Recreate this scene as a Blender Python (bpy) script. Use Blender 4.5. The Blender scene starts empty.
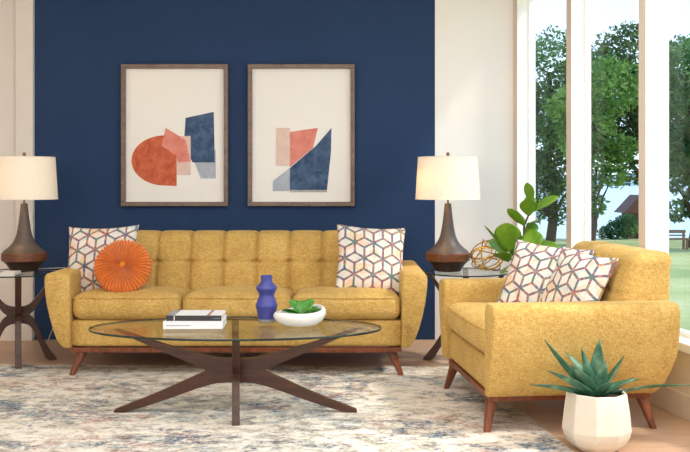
import bpy, bmesh, math, random
from mathutils import Vector, Matrix
PI = math.pi
S = bpy.context.scene
COL = S.collection

# ------------------------------------------------------------------ camera
cam = bpy.data.cameras.new('camera'); co = bpy.data.objects.new('camera', cam); COL.objects.link(co)
cam.sensor_width = 36; cam.lens = 918 / 690 * 36
cam.shift_y = -46 / 690
cam.clip_end = 2000
co.location = (0, 0, 1.13); co.rotation_euler = (PI / 2, 0, 0)
S.camera = co
S.view_settings.view_transform = 'Standard'; S.view_settings.look = 'None'
S.view_settings.gamma = 1; S.view_settings.exposure = 0.14

# ------------------------------------------------------------------ node helpers
class X:
    """a node socket with arithmetic"""
    def __init__(s, nt, sock): s.nt, s.s = nt, sock
    def _m(s, op, *a, clamp=False):
        n = s.nt.nodes.new('ShaderNodeMath'); n.operation = op; n.use_clamp = clamp
        for i, v in enumerate((s,) + a):
            if isinstance(v, X): s.nt.links.new(v.s, n.inputs[i])
            else: n.inputs[i].default_value = v
        return X(s.nt, n.outputs[0])
    def __add__(s, o): return s._m('ADD', o)
    def __sub__(s, o): return s._m('SUBTRACT', o)
    def __mul__(s, o): return s._m('MULTIPLY', o)
    def __truediv__(s, o): return s._m('DIVIDE', o)
    def gt(s, o): return s._m('GREATER_THAN', o)
    def lt(s, o): return s._m('LESS_THAN', o)
    def mx(s, o): return s._m('MAXIMUM', o)
    def mn(s, o): return s._m('MINIMUM', o)
    def ab(s): return s._m('ABSOLUTE')
    def fmod(s, o): return s._m('FLOORED_MODULO', o)
    def sat(s): return s._m('ADD', 0.0, clamp=True)

def new_mat(name):
    m = bpy.data.materials.new(name); m.use_nodes = True
    nt = m.node_tree
    b = nt.nodes['Principled BSDF']
    return m, nt, b
def lin(c):
    return tuple(((v / 255) / 12.92 if v / 255 <= .04045 else ((v / 255 + .055) / 1.055) ** 2.4) for v in c) + (1,)
def coords(nt, kind='Object', scale=(1, 1, 1), rot=(0, 0, 0), loc=(0, 0, 0)):
    t = nt.nodes.new('ShaderNodeTexCoord'); mp = nt.nodes.new('ShaderNodeMapping')
    mp.inputs['Scale'].default_value = scale; mp.inputs['Rotation'].default_value = rot; mp.inputs['Location'].default_value = loc
    nt.links.new(t.outputs[kind], mp.inputs[0]); return mp.outputs[0]
def noise(nt, vec, scale, detail=4, rough=.55, dist=0.0, col=False):
    n = nt.nodes.new('ShaderNodeTexNoise'); n.inputs['Scale'].default_value = scale
    n.inputs['Detail'].default_value = detail; n.inputs['Roughness'].default_value = rough; n.inputs['Distortion'].default_value = dist
    nt.links.new(vec, n.inputs['Vector']); return n.outputs['Color' if col else 'Fac']
def ramp(nt, fac, stops, interp='LINEAR'):
    r = nt.nodes.new('ShaderNodeValToRGB'); r.color_ramp.interpolation = interp
    e = r.color_ramp.elements
    while len(e) < len(stops): e.new(.5)
    for i, (p, c) in enumerate(stops):
        e[i].position = p; e[i].color = c if len(c) == 4 else lin(c)
    nt.links.new(fac.s if isinstance(fac, X) else fac, r.inputs[0]); return r.outputs[0]
def mix(nt, fac, a, b, mode='MIX'):
    n = nt.nodes.new('ShaderNodeMix'); n.data_type = 'RGBA'; n.blend_type = mode
    def put(sock, v):
        if isinstance(v, X): nt.links.new(v.s, sock)
        elif isinstance(v, bpy.types.NodeSocket): nt.links.new(v, sock)
        elif isinstance(v, tuple): sock.default_value = v if len(v) == 4 else lin(v)
        else: sock.default_value = v
    put(n.inputs[0], fac); put(n.inputs[6], a); put(n.inputs[7], b)
    return n.outputs[2]
def bump(nt, b, h, strength=.3, dist=.01):
    n = nt.nodes.new('ShaderNodeBump'); n.inputs['Strength'].default_value = strength; n.inputs['Distance'].default_value = dist
    nt.links.new(h.s if isinstance(h, X) else h, n.inputs['Height']); nt.links.new(n.outputs[0], b.inputs['Normal'])
def simple(name, c, rough=.6, metal=0, var=.0, nscale=20, spec=.5, bmp=0):
    m, nt, b = new_mat(name)
    b.inputs['Roughness'].default_value = rough; b.inputs['Metallic'].default_value = metal
    b.inputs['Specular IOR Level'].default_value = spec
    v = coords(nt)
    n = noise(nt, v, nscale, 5)
    d = tuple(max(0, k * (1 - var)) for k in lin(c)[:3]) + (1,)
    l = tuple(min(1, k * (1 + var)) for k in lin(c)[:3]) + (1,)
    nt.links.new(ramp(nt, n, [(.3, d), (.7, l)]), b.inputs['Base Color'])
    if bmp: bump(nt, b, n, bmp)
    return m

# ------------------------------------------------------------------ world, sun, lights
w = bpy.data.worlds.new('sky'); S.world = w; w.use_nodes = True
nt = w.node_tree; bg = nt.nodes['Background']
tc = nt.nodes.new('ShaderNodeTexCoord'); sp = nt.nodes.new('ShaderNodeSeparateXYZ'); nt.links.new(tc.outputs['Generated'], sp.inputs[0])
nt.links.new(ramp(nt, sp.outputs[2], [(0.0, (204, 220, 232)), (.12, (186, 208, 230)), (.6, (120, 165, 215))]), bg.inputs[0])
bg.inputs[1].default_value = 2.1

def sun(rx, ry, rz, e, ang, col):
    l = bpy.data.lights.new('sun', 'SUN'); l.energy = e; l.angle = ang; l.color = col
    o = bpy.data.objects.new('sun', l); COL.objects.link(o)
    o.rotation_euler = Vector((rx, ry, rz)).to_track_quat('-Z', 'Y').to_euler()
sun(-.80, .22, -.98, 2.7, math.radians(7), (1, .94, .84))
def area(name, loc, direction, sx, sy, e, col=(1, 1, 1)):
    l = bpy.data.lights.new(name, 'AREA'); l.shape = 'RECTANGLE'; l.size = sx; l.size_y = sy; l.energy = e; l.color = col
    o = bpy.data.objects.new(name, l); COL.objects.link(o); o.location = loc
    o.rotation_euler = Vector(direction).to_track_quat('-Z', 'Y').to_euler()
area('front_fill', (-1.6, -1.2, 1.9), (.18, 1, -.22), 3.0, 1.8, 74, (1, .98, .96))  # added fill from behind the camera; the wall there has no window
area('overhead_fill', (-.3, 3.4, 2.58), (0, .05, -1), 3.4, 3.0, 68, (1, .98, .96))  # added soft fill from above, hung below the closed ceiling
area('daylight_side', (2.05, 2.6, 1.5), (-1, .35, -.15), 2.4, 1.6, 32, (1, .98, .96))

# ------------------------------------------------------------------ mesh helpers
def link(name, me, mat=None, parent=None, smooth=True, angle=40):
    o = bpy.data.objects.new(name, me); COL.objects.link(o)
    if mat:
        for mm in (mat if isinstance(mat, (list, tuple)) else [mat]): me.materials.append(mm)
    if parent: o.parent = parent
    if smooth:
        for p in me.polygons: p.use_smooth = True
        if angle: me.set_sharp_from_angle(angle=math.radians(angle))
    return o
def tag(o, label, cat, group=None, kind=None):
    o['label'] = label; o['category'] = cat
    if group: o['group'] = group
    if kind: o['kind'] = kind
    return o
def empty(name, loc=(0, 0, 0), rz=0):
    o = bpy.data.objects.new(name, None); COL.objects.link(o); o.location = loc; o.rotation_euler = (0, 0, rz)
    o.empty_display_size = .1
    return o
def obj(name, bm, mat, parent=None, smooth=True, angle=40, bev=0, seg=2):
    bmesh.ops.recalc_face_normals(bm, faces=bm.faces)
    me = bpy.data.meshes.new(name); bm.to_mesh(me); bm.free()
    o = link(name, me, mat, parent, smooth, angle)
    if bev:
        b = o.modifiers.new('bevel', 'BEVEL'); b.width = bev; b.segments = seg; b.limit_method = 'ANGLE'; b.angle_limit = math.radians(35)
        b.harden_normals = False
    return o
def struct(name, bm, mat, parent=None, bev=0):
    o = obj(name, bm, mat, parent, False, bev=bev)
    if not parent: o['kind'] = 'structure'
    return o
def box(bm, x0, x1, y0, y1, z0, z1, M=None):
    vs = [bm.verts.new((x, y, z)) for x in (x0, x1) for y in (y0, y1) for z in (z0, z1)]
    for f in ((0, 1, 3, 2), (4, 6, 7, 5), (0, 4, 5, 1), (2, 3, 7, 6), (0, 2, 6, 4), (1, 5, 7, 3)):
        bm.faces.new([vs[i] for i in f])
    if M: bmesh.ops.transform(bm, matrix=M, verts=vs)
    return bm
def lathe(bm, prof, n=40, z0=0, c=(0, 0), flute=None):
    rings = []
    for r, z in prof:
        rings.append([bm.verts.new((c[0] + max(r, 1e-4) * math.cos(2 * PI * k / n), c[1] + max(r, 1e-4) * math.sin(2 * PI * k / n), z0 + z)) for k in range(n)])
    for a, b in zip(rings, rings[1:]):
        for k in range(n): bm.faces.new((a[k], a[(k + 1) % n], b[(k + 1) % n], b[k]))
    bm.faces.new(rings[0][::-1]); bm.faces.new(rings[-1])
    return bm
def tube(bm, pts, r, n=8, closed=False):
    rings = []; N = len(pts); up = Vector((0, 0, 1)); prev = None
    for i, p in enumerate(pts):
        p = Vector(p)
        a = Vector(pts[(i - 1) % N] if (closed or i > 0) else pts[i]); b = Vector(pts[(i + 1) % N] if (closed or i < N - 1) else pts[i])
        t = (b - a).normalized()
        if prev is None: u = t.cross(up if abs(t.z) < .9 else Vector((1, 0, 0))).normalized()
        else: u = (prev - t * prev.dot(t)).normalized()
        prev = u; v = t.cross(u)
        rr = r[i] if isinstance(r, (list, tuple)) else r
        rings.append([bm.verts.new(p + (u * math.cos(2 * PI * k / n) + v * math.sin(2 * PI * k / n)) * rr) for k in range(n)])
    for i in range(N if closed else N - 1):
        a, b = rings[i], rings[(i + 1) % N]
        sh = 0
        if closed and i == N - 1:
            sh = min(range(n), key=lambda q: (a[0].co - b[q].co).length)
        for k in range(n): bm.faces.new((a[k], a[(k + 1) % n], b[(k + 1 + sh) % n], b[(k + sh) % n]))
    if not closed: bm.faces.new(rings[0][::-1]); bm.faces.new(rings[-1])
    return bm
def prism(bm, poly, axis, a, b, M=None):
    """polygon in the plane normal to axis, extruded from a to b (poly order: remaining axes in xyz order)"""
    def P(u, v, t): return (t, u, v) if axis == 'x' else (u, t, v) if axis == 'y' else (u, v, t)
    A = [bm.verts.new(P(u, v, a)) for u, v in poly]; B = [bm.verts.new(P(u, v, b)) for u, v in poly]
    bm.faces.new(A[::-1]); bm.faces.new(B)
    for i in range(len(poly)): bm.faces.new((A[i], A[(i + 1) % len(poly)], B[(i + 1) % len(poly)], B[i]))
    if M: bmesh.ops.transform(bm, matrix=M, verts=A + B)
    return bm
def soft_box(bm, hx, hy, hz, r, n=(20, 12, 6), deform=None, c=(0, 0, 0)):
    """rounded box with half sizes; deform(p, normal) -> p"""
    cache = {}
    def key(i, j, k): return (i, j, k)
    def pos(i, j, k):
        p = Vector((-hx + 2 * hx * i / n[0], -hy + 2 * hy * j / n[1], -hz + 2 * hz * k / n[2]))
        q = Vector((max(-hx + r, min(hx - r, p.x)), max(-hy + r, min(hy - r, p.y)), max(-hz + r, min(hz - r, p.z))))
        d = p - q
        nn = d.normalized() if d.length > 1e-9 else Vector((0, 0, 1))
        # bring corners onto the sphere of radius r
        m = max(abs(d.x), abs(d.y), abs(d.z))
        p2 = q + nn * m if d.length > 1e-9 else p
        if deform: p2 = deform(p2, nn)
        return p2 + Vector(c)
    def V(i, j, k):
        kk = key(i, j, k)
        if kk not in cache: cache[kk] = bm.verts.new(pos(i, j, k))
        return cache[kk]
    for i in range(n[0]):
        for j in range(n[1]):
            bm.faces.new((V(i, j, 0), V(i, j + 1, 0), V(i + 1, j + 1, 0), V(i + 1, j, 0)))
            bm.faces.new((V(i, j, n[2]), V(i + 1, j, n[2]), V(i + 1, j + 1, n[2]), V(i, j + 1, n[2])))
    for i in range(n[0]):
        for k in range(n[2]):
            bm.faces.new((V(i, 0, k), V(i + 1, 0, k), V(i + 1, 0, k + 1), V(i, 0, k + 1)))
            bm.faces.new((V(i, n[1], k), V(i, n[1], k + 1), V(i + 1, n[1], k + 1), V(i + 1, n[1], k)))
    for j in range(n[1]):
        for k in range(n[2]):
            bm.faces.new((V(0, j, k), V(0, j, k + 1), V(0, j + 1, k + 1), V(0, j + 1, k)))
            bm.faces.new((V(n[0], j, k), V(n[0], j + 1, k), V(n[0], j + 1, k + 1), V(n[0], j, k + 1)))
    return bm

# ------------------------------------------------------------------ materials
def fabric_mat():
    m, nt, b = new_mat('mustard_chenille')
    v = coords(nt)
    a = noise(nt, v, 9, 6, .65)
    c = noise(nt, coords(nt, scale=(1, 1, .35)), 190, 3, .6)
    d = noise(nt, coords(nt, scale=(.3, .3, 1)), 170, 3, .6)
    base = ramp(nt, a, [(.28, (173, 134, 68)), (.5, (196, 158, 86)), (.74, (213, 179, 107))])
    f = (X(nt, c) + X(nt, d)) * .5
    base = mix(nt, .42, base, ramp(nt, f, [(.38, (150, 112, 52)), (.5, (199, 161, 90)), (.62, (231, 201, 136))]))
    nt.links.new(base, b.inputs['Base Color'])
    b.inputs['Roughness'].default_value = .85; b.inputs['Specular IOR Level'].default_value = .2
    b.inputs['Sheen Weight'].default_value = .25; b.inputs['Sheen Roughness'].default_value = .4
    b.inputs['Sheen Tint'].default_value = lin((255, 225, 160))
    bump(nt, b, f, .35, .004)
    return m
M_FAB = fabric_mat()
def wood_mat(name, dark, light, scale=(1, 12, 12), rough=.38):
    m, nt, b = new_mat(name)
    v = coords(nt, scale=scale)
    n = noise(nt, v, 3.5, 6, .6, 1.2)
    nt.links.new(ramp(nt, n, [(.3, dark), (.7, light)]), b.inputs['Base Color'])
    b.inputs['Roughness'].default_value = rough
    bump(nt, b, n, .08, .004)
    return m
M_WALNUT = wood_mat('walnut_brown', (50, 28, 20), (82, 48, 34))
M_LEG = wood_mat('reddish_walnut', (88, 42, 20), (138, 72, 38), scale=(9, 9, 1.2))
M_BAND = wood_mat('lamp_wood_band', (72, 40, 22), (126, 74, 42), scale=(3, 3, 30))
M_LAMPTOP = simple('lamp_bronze_grey', (84, 74, 68), .5, .15, .12, 60)
M_LAMPFOOT = simple('lamp_dark_foot', (50, 34, 28), .4, 0, .15, 40)
M_METAL = simple('bronze_metal', (120, 100, 70), .35, .9)
M_GOLD = simple('brushed_gold', (214, 172, 92), .25, 1.0, .05)
M_NAVY = simple('navy_wall_paint', (34, 60, 98), .75, 0, .04, 3, .3)
M_WHITEWALL = simple('white_wall_paint', (246, 244, 242), .8, 0, .01, 3, .3)
M_CREAM = simple('cream_wall_paint', (232, 224, 216), .8, 0, .02, 3, .3)
M_LOWER = simple('beige_low_wall_paint', (226, 208, 184), .8, 0, .02, 3, .3)
M_TRIM = simple('white_trim_paint', (252, 251, 249), .5, 0, .01, 3)
M_POSTSHADE = simple('shaded_mullion_tan', (224, 208, 196), .6, 0, .02, 3)  # tan puts the shade on the posts' room-facing sides into their colour
M_CEIL = simple('ceiling_paint', (240, 238, 234), .9, 0, .01, 3)
M_FRAME = wood_mat('bronze_brown_frame', (96, 76, 64), (132, 108, 92), scale=(6, 6, 6), rough=.4)
M_MAT = simple('off_white_mat_board', (246, 243, 238), .9, 0, .01, 5)
M_BLUEVASE = simple('cobalt_matte_glaze', (62, 66, 142), .38, 0, .05, 30)
M_VASEFOOT = simple('grey_unglazed_clay', (150, 146, 140), .7)
M_BOWL = simple('white_ceramic', (240, 238, 232), .35, 0, .01)
M_POT = simple('warm_white_stoneware', (218, 208, 192), .6, 0, .03, 30)
M_SOIL = simple('dark_soil', (60, 46, 36), .95, 0, .4, 60, .2, .6)
M_BLACK = simple('charcoal_book_spine', (48, 44, 46), .5)
M_PAPER = simple('white_book_cover', (232, 232, 232), .5, 0, .02)
M_PAGES = simple('paper_pages', (222, 216, 204), .9, 0, .06, 80)
M_GREYPRINT = simple('grey_cover_print', (150, 146, 150), .5, 0, .3, 25)
M_REDPRINT = simple('dusty_red_cover_print', (168, 110, 104), .5, 0, .2, 25)
M_INK = simple('blue_grey_ink', (130, 138, 168), .6)
M_CORD = simple('pale_lamp_cord', (200, 198, 190), .5)
M_BARK = simple('tree_bark', (84, 66, 52), .9, 0, .3, 12, .2, .5)
M_STEM = simple('brown_plant_stem', (84, 62, 42), .8, 0, .2, 30)

def shade_mat():
    m, nt, b = new_mat('linen_lamp_shade')
    v = coords(nt, scale=(1, 1, 1)); n = noise(nt, v, 160, 2)
    c = ramp(nt, n, [(.3, (244, 238, 224)), (.7, (252, 249, 240))])
    out = nt.nodes['Material Output']
    d = nt.nodes.new('ShaderNodeBsdfDiffuse'); t = nt.nodes.new('ShaderNodeBsdfTranslucent'); mx = nt.nodes.new('ShaderNodeMixShader')
    nt.links.new(c, d.inputs[0]); nt.links.new(c, t.inputs[0]); mx.inputs[0].default_value = .3
    nt.links.new(d.outputs[0], mx.inputs[1]); nt.links.new(t.outputs[0], mx.inputs[2]); nt.links.new(mx.outputs[0], out.inputs[0])
    return m
M_SHADE = shade_mat()
def clear_mat(name, tint, ior=1.5, boost=1.0):
    m, nt, b = new_mat(name)
    out = nt.nodes['Material Output']
    t = nt.nodes.new('ShaderNodeBsdfTransparent'); t.inputs[0].default_value = tint
    g = nt.nodes.new('ShaderNodeBsdfGlossy'); g.inputs['Roughness'].default_value = .02
    fr = nt.nodes.new('ShaderNodeFresnel'); fr.inputs[0].default_value = ior
    mx = nt.nodes.new('ShaderNodeMixShader')
    f = X(nt, fr.outputs[0]) * boost
    nt.links.new(f.s, mx.inputs[0]); nt.links.new(t.outputs[0], mx.inputs[1]); nt.links.new(g.outputs[0], mx.inputs[2])
    nt.links.new(mx.outputs[0], out.inputs[0])
    return m
M_PANE = clear_mat('window_glass', (.98, .99, .985, 1), 1.3, .035)
M_TGLASS = clear_mat('table_glass', (.95, .97, .955, 1), 1.5, .4)
M_GEDGE = simple('dark_green_glass_edge', (22, 44, 40), .1)

def leaf_mat(name, dark, mid, light, scale=6, trans=.3, rough=.5):
    m, nt, b = new_mat(name)
    out = nt.nodes['Material Output']
    n = noise(nt, coords(nt), scale, 3)
    c = ramp(nt, n, [(.3, dark), (.5, mid), (.7, light)])
    nt.links.new(c, b.inputs['Base Color']); b.inputs['Roughness'].default_value = rough
    t = nt.nodes.new('ShaderNodeBsdfTranslucent'); nt.links.new(c, t.inputs[0])
    mx = nt.nodes.new('ShaderNodeMixShader'); mx.inputs[0].default_value = trans
    nt.links.new(b.outputs[0], mx.inputs[1]); nt.links.new(t.outputs[0], mx.inputs[2]); nt.links.new(mx.outputs[0], out.inputs[0])
    return m
M_FIG = leaf_mat('fiddle_fig_leaf', (86, 134, 34), (134, 176, 50), (176, 206, 84), 5, .35, .35)
M_AGAVE = leaf_mat('agave_leaf', (26, 70, 50), (62, 112, 86), (140, 178, 146), 11, .08, .5)
M_AGEDGE = simple('pale_agave_edge', (170, 186, 140), .6)
M_SUCC = leaf_mat('succulent_leaf', (44, 110, 34), (76, 146, 52), (120, 178, 84), 18, .15, .35)

def floor_mat():
    m, nt, b = new_mat('light_oak_floor')
    v = coords(nt, rot=(0, 0, 0))
    br = nt.nodes.new('ShaderNodeTexBrick'); nt.links.new(v, br.inputs['Vector'])
    br.inputs['Scale'].default_value = 1; br.inputs['Brick Width'].default_value = 1.6; br.inputs['Row Height'].default_value = .15
    br.inputs['Mortar Size'].default_value = .0012; br.offset = .37
    br.inputs['Color1'].default_value = lin((206, 170, 138)); br.inputs['Color2'].default_value = lin((190, 152, 122)); br.inputs['Mortar'].default_value = lin((150, 116, 92))
    g = noise(nt, coords(nt, scale=(1.2, 16, 1)), 3, 6, .6, .6)
    c = mix(nt, .35, br.outputs['Color'], ramp(nt, g, [(.3, (170, 132, 104)), (.7, (220, 186, 156))]))
    nt.links.new(c, b.inputs['Base Color']); b.inputs['Roughness'].default_value = .38
    return m
M_FLOOR = floor_mat()

def rug_mat():
    m, nt, b = new_mat('distressed_rug_pile')
    def nz(sx, sy, lx, ly, sc, d=10, ro=.72, di=.5): return noise(nt, coords(nt, scale=(sx, sy, 1), loc=(lx, ly, 0)), sc, d, ro, di)
    big = nz(.8, 1.3, 0, 0, 1.7, 3, .5)
    streak = nz(1, 1.7, 3, 1, 8)
    fine = nz(1, 1.2, 0, 0, 95, 4, .8, 0)
    base = ramp(nt, streak, [(.37, (166, 156, 144)), (.42, (210, 200, 186)), (.47, (230, 222, 208)), (.58, (240, 234, 224))])
    sx = nt.nodes.new('ShaderNodeSeparateXYZ'); nt.links.new(coords(nt), sx.inputs[0])
    side = ((X(nt, sx.outputs[0]) * .7 + .1) + (X(nt, sx.outputs[1]) - 4.3) * .3).sat()
    tz = (((X(nt, big) - .45) * 3).sat() * .35 + side * .6).sat()
    base = mix(nt, tz * .6, base, (184, 160, 138))
    spot = ((X(nt, nz(1, 1.3, 5, 8, 45, 6, .8, .3)) - .48) * 12).sat()
    def patch(base, lx, ly, sc, thr, col, amt, br=.48):
        m_ = ((X(nt, nz(1, 1.35, lx, ly, sc * 1.5)) - thr) * 20).sat()
        z_ = ((X(nt, nz(.7, 1.2, ly, lx, 2.2, 3, .5)) - br) * 12).sat()
        return mix(nt, m_ * z_ * (spot * .6 + .4) * amt, base, col)
    base = patch(base, 9, 4, 5.0, .485, (104, 128, 142), .85, .48)
    base = patch(base, -5, 14, 5.5, .495, (98, 98, 88), .75, .465)
    base = patch(base, 21, -7, 6.0, .505, (160, 94, 84), .75, .495)
    base = patch(base, 2, 33, 5.0, .50, (44, 82, 116), 1.0, .495)
    base = patch(base, 12, -19, 8.0, .52, (72, 70, 70), .6, .44)
    base = mix(nt, .42, base, ramp(nt, fine, [(.36, (80, 74, 70)), (.48, (196, 190, 184)), (.6, (255, 252, 246))]), 'SOFT_LIGHT')
    nt.links.new(base, b.inputs['Base Color']); b.inputs['Roughness'].default_value = .95; b.inputs['Specular IOR Level'].default_value = .1
    bump(nt, b, fine, .5, .006)
    return m
M_RUG = rug_mat()

def hex_mat(name='rhombus_print_linen', cell=.108, shift=0.0):
    m, nt, b = new_mat(name)
    v = coords(nt, loc=(shift, 0, shift * .7))
    s = nt.nodes.new('ShaderNodeSeparateXYZ'); nt.links.new(v, s.inputs[0])
    x = X(nt, s.outputs[0]) / cell; y = X(nt, s.outputs[2]) / cell
    R3 = math.sqrt(3)
    ax = x.fmod(1.0) - .5; ay = y.fmod(R3) - R3 / 2
    bx = (x - .5).fmod(1.0) - .5; by = (y - R3 / 2).fmod(R3) - R3 / 2
    sel = (ax * ax + ay * ay).lt(bx * bx + by * by)
    gx = bx + (ax - bx) * sel; gy = by + (ay - by) * sel
    hd = gx.ab().mx(gx.ab() * .5 + gy.ab() * (R3 / 2))
    W = .056
    line = hd.gt(.5 - W)
    third = None
    for th in (90, 210, 330):
        c, q = math.cos(math.radians(th)), math.sin(math.radians(th))
        along = gx * c + gy * q; cross = (gx * q - gy * c).ab()
        sp_ = cross.lt(W) * along.gt(0)
        line = line.mx(sp_)
    face = gx.gt(0) * .5 + (gy - gx.ab() * -.577).lt(0) * 0.3
    n1 = noise(nt, coords(nt, loc=(shift * 9, 2, 5)), 14, 2, .5)
    lc = ramp(nt, ((X(nt, n1) - .5) * 2.6 + .5), [(0.0, (64, 84, 118)), (.22, (150, 140, 104)), (.34, (160, 64, 84)), (.44, (74, 92, 122)), (.53, (110, 132, 138)), (.61, (204, 124, 88)), (.70, (104, 78, 118)), (.84, (84, 116, 110))])
    n2 = noise(nt, coords(nt, loc=(7, shift * 5, 1)), 13, 2, .5)
    fc = ramp(nt, ((X(nt, n2) - .5) * 1.9 + .5), [(.12, (190, 210, 212)), (.36, (226, 221, 212)), (.55, (230, 223, 212)), (.72, (238, 196, 170)), (.9, (214, 216, 170))])
    fc = mix(nt, face * .22, fc, (186, 176, 168))
    nt.links.new(mix(nt, line * .93, fc, lc), b.inputs['Base Color'])
    b.inputs['Roughness'].default_value = .9; b.inputs['Specular IOR Level'].default_value = .1
    wv = noise(nt, coords(nt), 300, 2); bump(nt, b, wv, .2, .002)
    return m
HEX = [hex_mat('rhombus_print_linen', .114, i * .37 + .02) for i in range(4)]
M_ORANGE = simple('burnt_orange_velvet', (222, 124, 42), .7, 0, .12, 25, .2)
M_ORANGE.node_tree.nodes['Principled BSDF'].inputs['Sheen Weight'].default_value = .3

# ------------------------------------------------------------------ room
YB = 6.5
def wallx(y): return 2.47 - .197 * y
room = [(-3.3, -1.6), (wallx(-1.6) + .10, -1.6), (wallx(YB + .12) + .10, YB + .12), (-3.3, YB + .12)]
bm = bmesh.new(); prism(bm, room, 'z', -.06, 0); struct('floor', bm, M_FLOOR)
bm = bmesh.new(); prism(bm, [(x + (.05 if x > 0 else 0), y) for x, y in room], 'z', 2.62, 2.7); struct('ceiling', bm, M_CEIL)
xl, xr = (34.5 - 345) / 918 * YB, (435 - 345) / 918 * YB
cx = 2.47 - .197 * YB
bm = bmesh.new(); box(bm, xl, xr, YB, YB + .12, 0, 2.62); struct('wall_back', bm, M_NAVY)
bm = bmesh.new(); box(bm, -3.3, xl, YB, YB + .12, 0, 2.62); struct('wall_back_left', bm, M_CREAM)
bm = bmesh.new(); box(bm, xr, cx + .16, YB, YB + .12, 0, 2.62); struct('wall_back_right', bm, M_WHITEWALL)
bm = bmesh.new(); box(bm, -3.42, -3.3, -1.6, YB + .12, 0, 2.62); struct('wall_left', bm, M_CREAM)
bm = bmesh.new(); box(bm, -3.42, 2.9, -1.72, -1.6, 0, 2.62); struct('wall_front', bm, M_CREAM)
bm = bmesh.new(); box(bm, (17 - 345) / 918 * YB, xl - .002, YB - .03, YB, 0, 2.62); struct('trim_1', bm, M_CREAM, bev=.004)
# window wall: local x runs along the wall towards the far corner, local y outwards
WU = Vector((-.197, 1, 0)).normalized(); WN = Vector((WU.y, -WU.x, 0))
WO = Vector((2.47, 0, 0))
WM = Matrix(((WU.x, WN.x, 0, WO.x), (WU.y, WN.y, 0, WO.y), (0, 0, 1, 0), (0, 0, 0, 1)))
Lw = (YB / WU.y)
D = .127
bm = bmesh.new(); box(bm, -1.7, Lw, 0, D, 0, .315, WM); struct('wall_right', bm, M_LOWER)
bm = bmesh.new(); box(bm, -1.7, Lw + .0, 0, D, 2.42, 2.62, WM); struct('wall_right_header', bm, M_TRIM)
bm = bmesh.new(); box(bm, -1.7, Lw - .01, -.02, D + .03, .315, .36, WM); struct('trim_2', bm, M_TRIM, bev=.006)
bm = bmesh.new(); box(bm, -1.6, Lw - .02, -.016, 0, 0, .12, WM); struct('baseboard_right', bm, M_LOWER, bev=.004)
posts = []
s = Lw - .002
k = 0
while s > -1.6:
    posts.append(s)
    a, b_ = s - (.078 if k == 0 else .072), s
    bm = bmesh.new()
    box(bm, a, b_, 0, D, .36, 2.42, WM)
    bm.faces.ensure_lookup_table()
    o = struct('trim_%d' % (3 + k), bm, [M_TRIM, M_POSTSHADE])
    for p in o.data.polygons:
        if p.normal.dot(WN) < -.9: p.material_index = 1
    k += 1; s -= .876
for i in range(len(posts) - 1):
    a, b_ = posts[i + 1], posts[i] - .072
    bm = bmesh.new()
    y0, y1 = D - .045, D - .005
    box(bm, a, b_, y0, y1, .36, .385, WM); box(bm, a, b_, y0, y1, 2.395, 2.42, WM)
    box(bm, a, a + .014, y0, y1, .385, 2.395, WM); box(bm, b_ - .014, b_, y0, y1, .385, 2.395, WM)
    f = struct('window_%d' % (i + 1), bm, M_TRIM)
    bm = bmesh.new(); box(bm, a + .012, b_ - .012, D - .026, D - .02, .38, 2.40, WM)
    struct('window_pane', bm, M_PANE, f)
bm = bmesh.new(); box(bm, -3.3, xl, YB - .045, YB - .031, 0, .1); struct('baseboard_left', bm, M_CREAM)

# ------------------------------------------------------------------ outdoors
def terrain():
    bm = bmesh.new(); nx, ny = 60, 60
    g = []
    for j in range(ny + 1):
        y = -20 + 82 * j / ny; row = []
        for i in range(nx + 1):
            x = -60 + 130 * i / nx
            z = -.30 - .0385 * max(y, 0) + .05 * math.sin(x * .5) * math.sin(y * .4)
            if y > 58: z = -2.55 - .3 * (y - 58) / 4
            row.append(bm.verts.new((x, y, z)))
        g.append(row)
    for j in range(ny):
        for i in range(nx): bm.faces.new((g[j][i], g[j][i + 1], g[j + 1][i + 1], g[j + 1][i]))
    return bm
m, nt, b = new_mat('mown_lawn')
n1 = noise(nt, coords(nt), .22, 4); n2 = noise(nt, coords(nt), 6, 5)
c = mix(nt, .35, ramp(nt, n1, [(.38, (156, 164, 98)), (.5, (200, 196, 126)), (.66, (222, 208, 152))]), ramp(nt, n2, [(.3, (96, 118, 62)), (.7, (182, 190, 124))]))
nt.links.new(c, b.inputs['Base Color']); b.inputs['Roughness'].default_value = .95; M_LAWN = m
o = obj('lawn', terrain(), M_LAWN, smooth=True, angle=0); o['kind'] = 'structure'
bm = bmesh.new(); box(bm, -300, 500, 60, 700, -3.3, -2.78)
M_LAKE = simple('lake_water', (170, 196, 214), .22, 0, .05, .05, .6)
o = struct('lake', bm, M_LAKE)
# far shore: low wooded ridge
bm = bmesh.new(); random.seed(4)
base = []
N = 90
for i in range(N + 1):
    x = -150 + 560 * i / N; h = 5 + 2.2 * math.sin(i * .35) + random.uniform(-.5, .5)
    base.append([bm.verts.new((x, 640, -3)), bm.verts.new((x, 652, h * .7 - 2)), bm.verts.new((x, 668, h - 1)), bm.verts.new((x, 695, -3))])
for a, b_ in zip(base, base[1:]):
    for k in range(3): bm.faces.new((a[k], b_[k], b_[k + 1], a[k + 1]))
o = obj('far_shore', bm, simple('hazy_far_woods', (150, 172, 176), .9, 0, .1, .05)); o['kind'] = 'structure'

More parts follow.
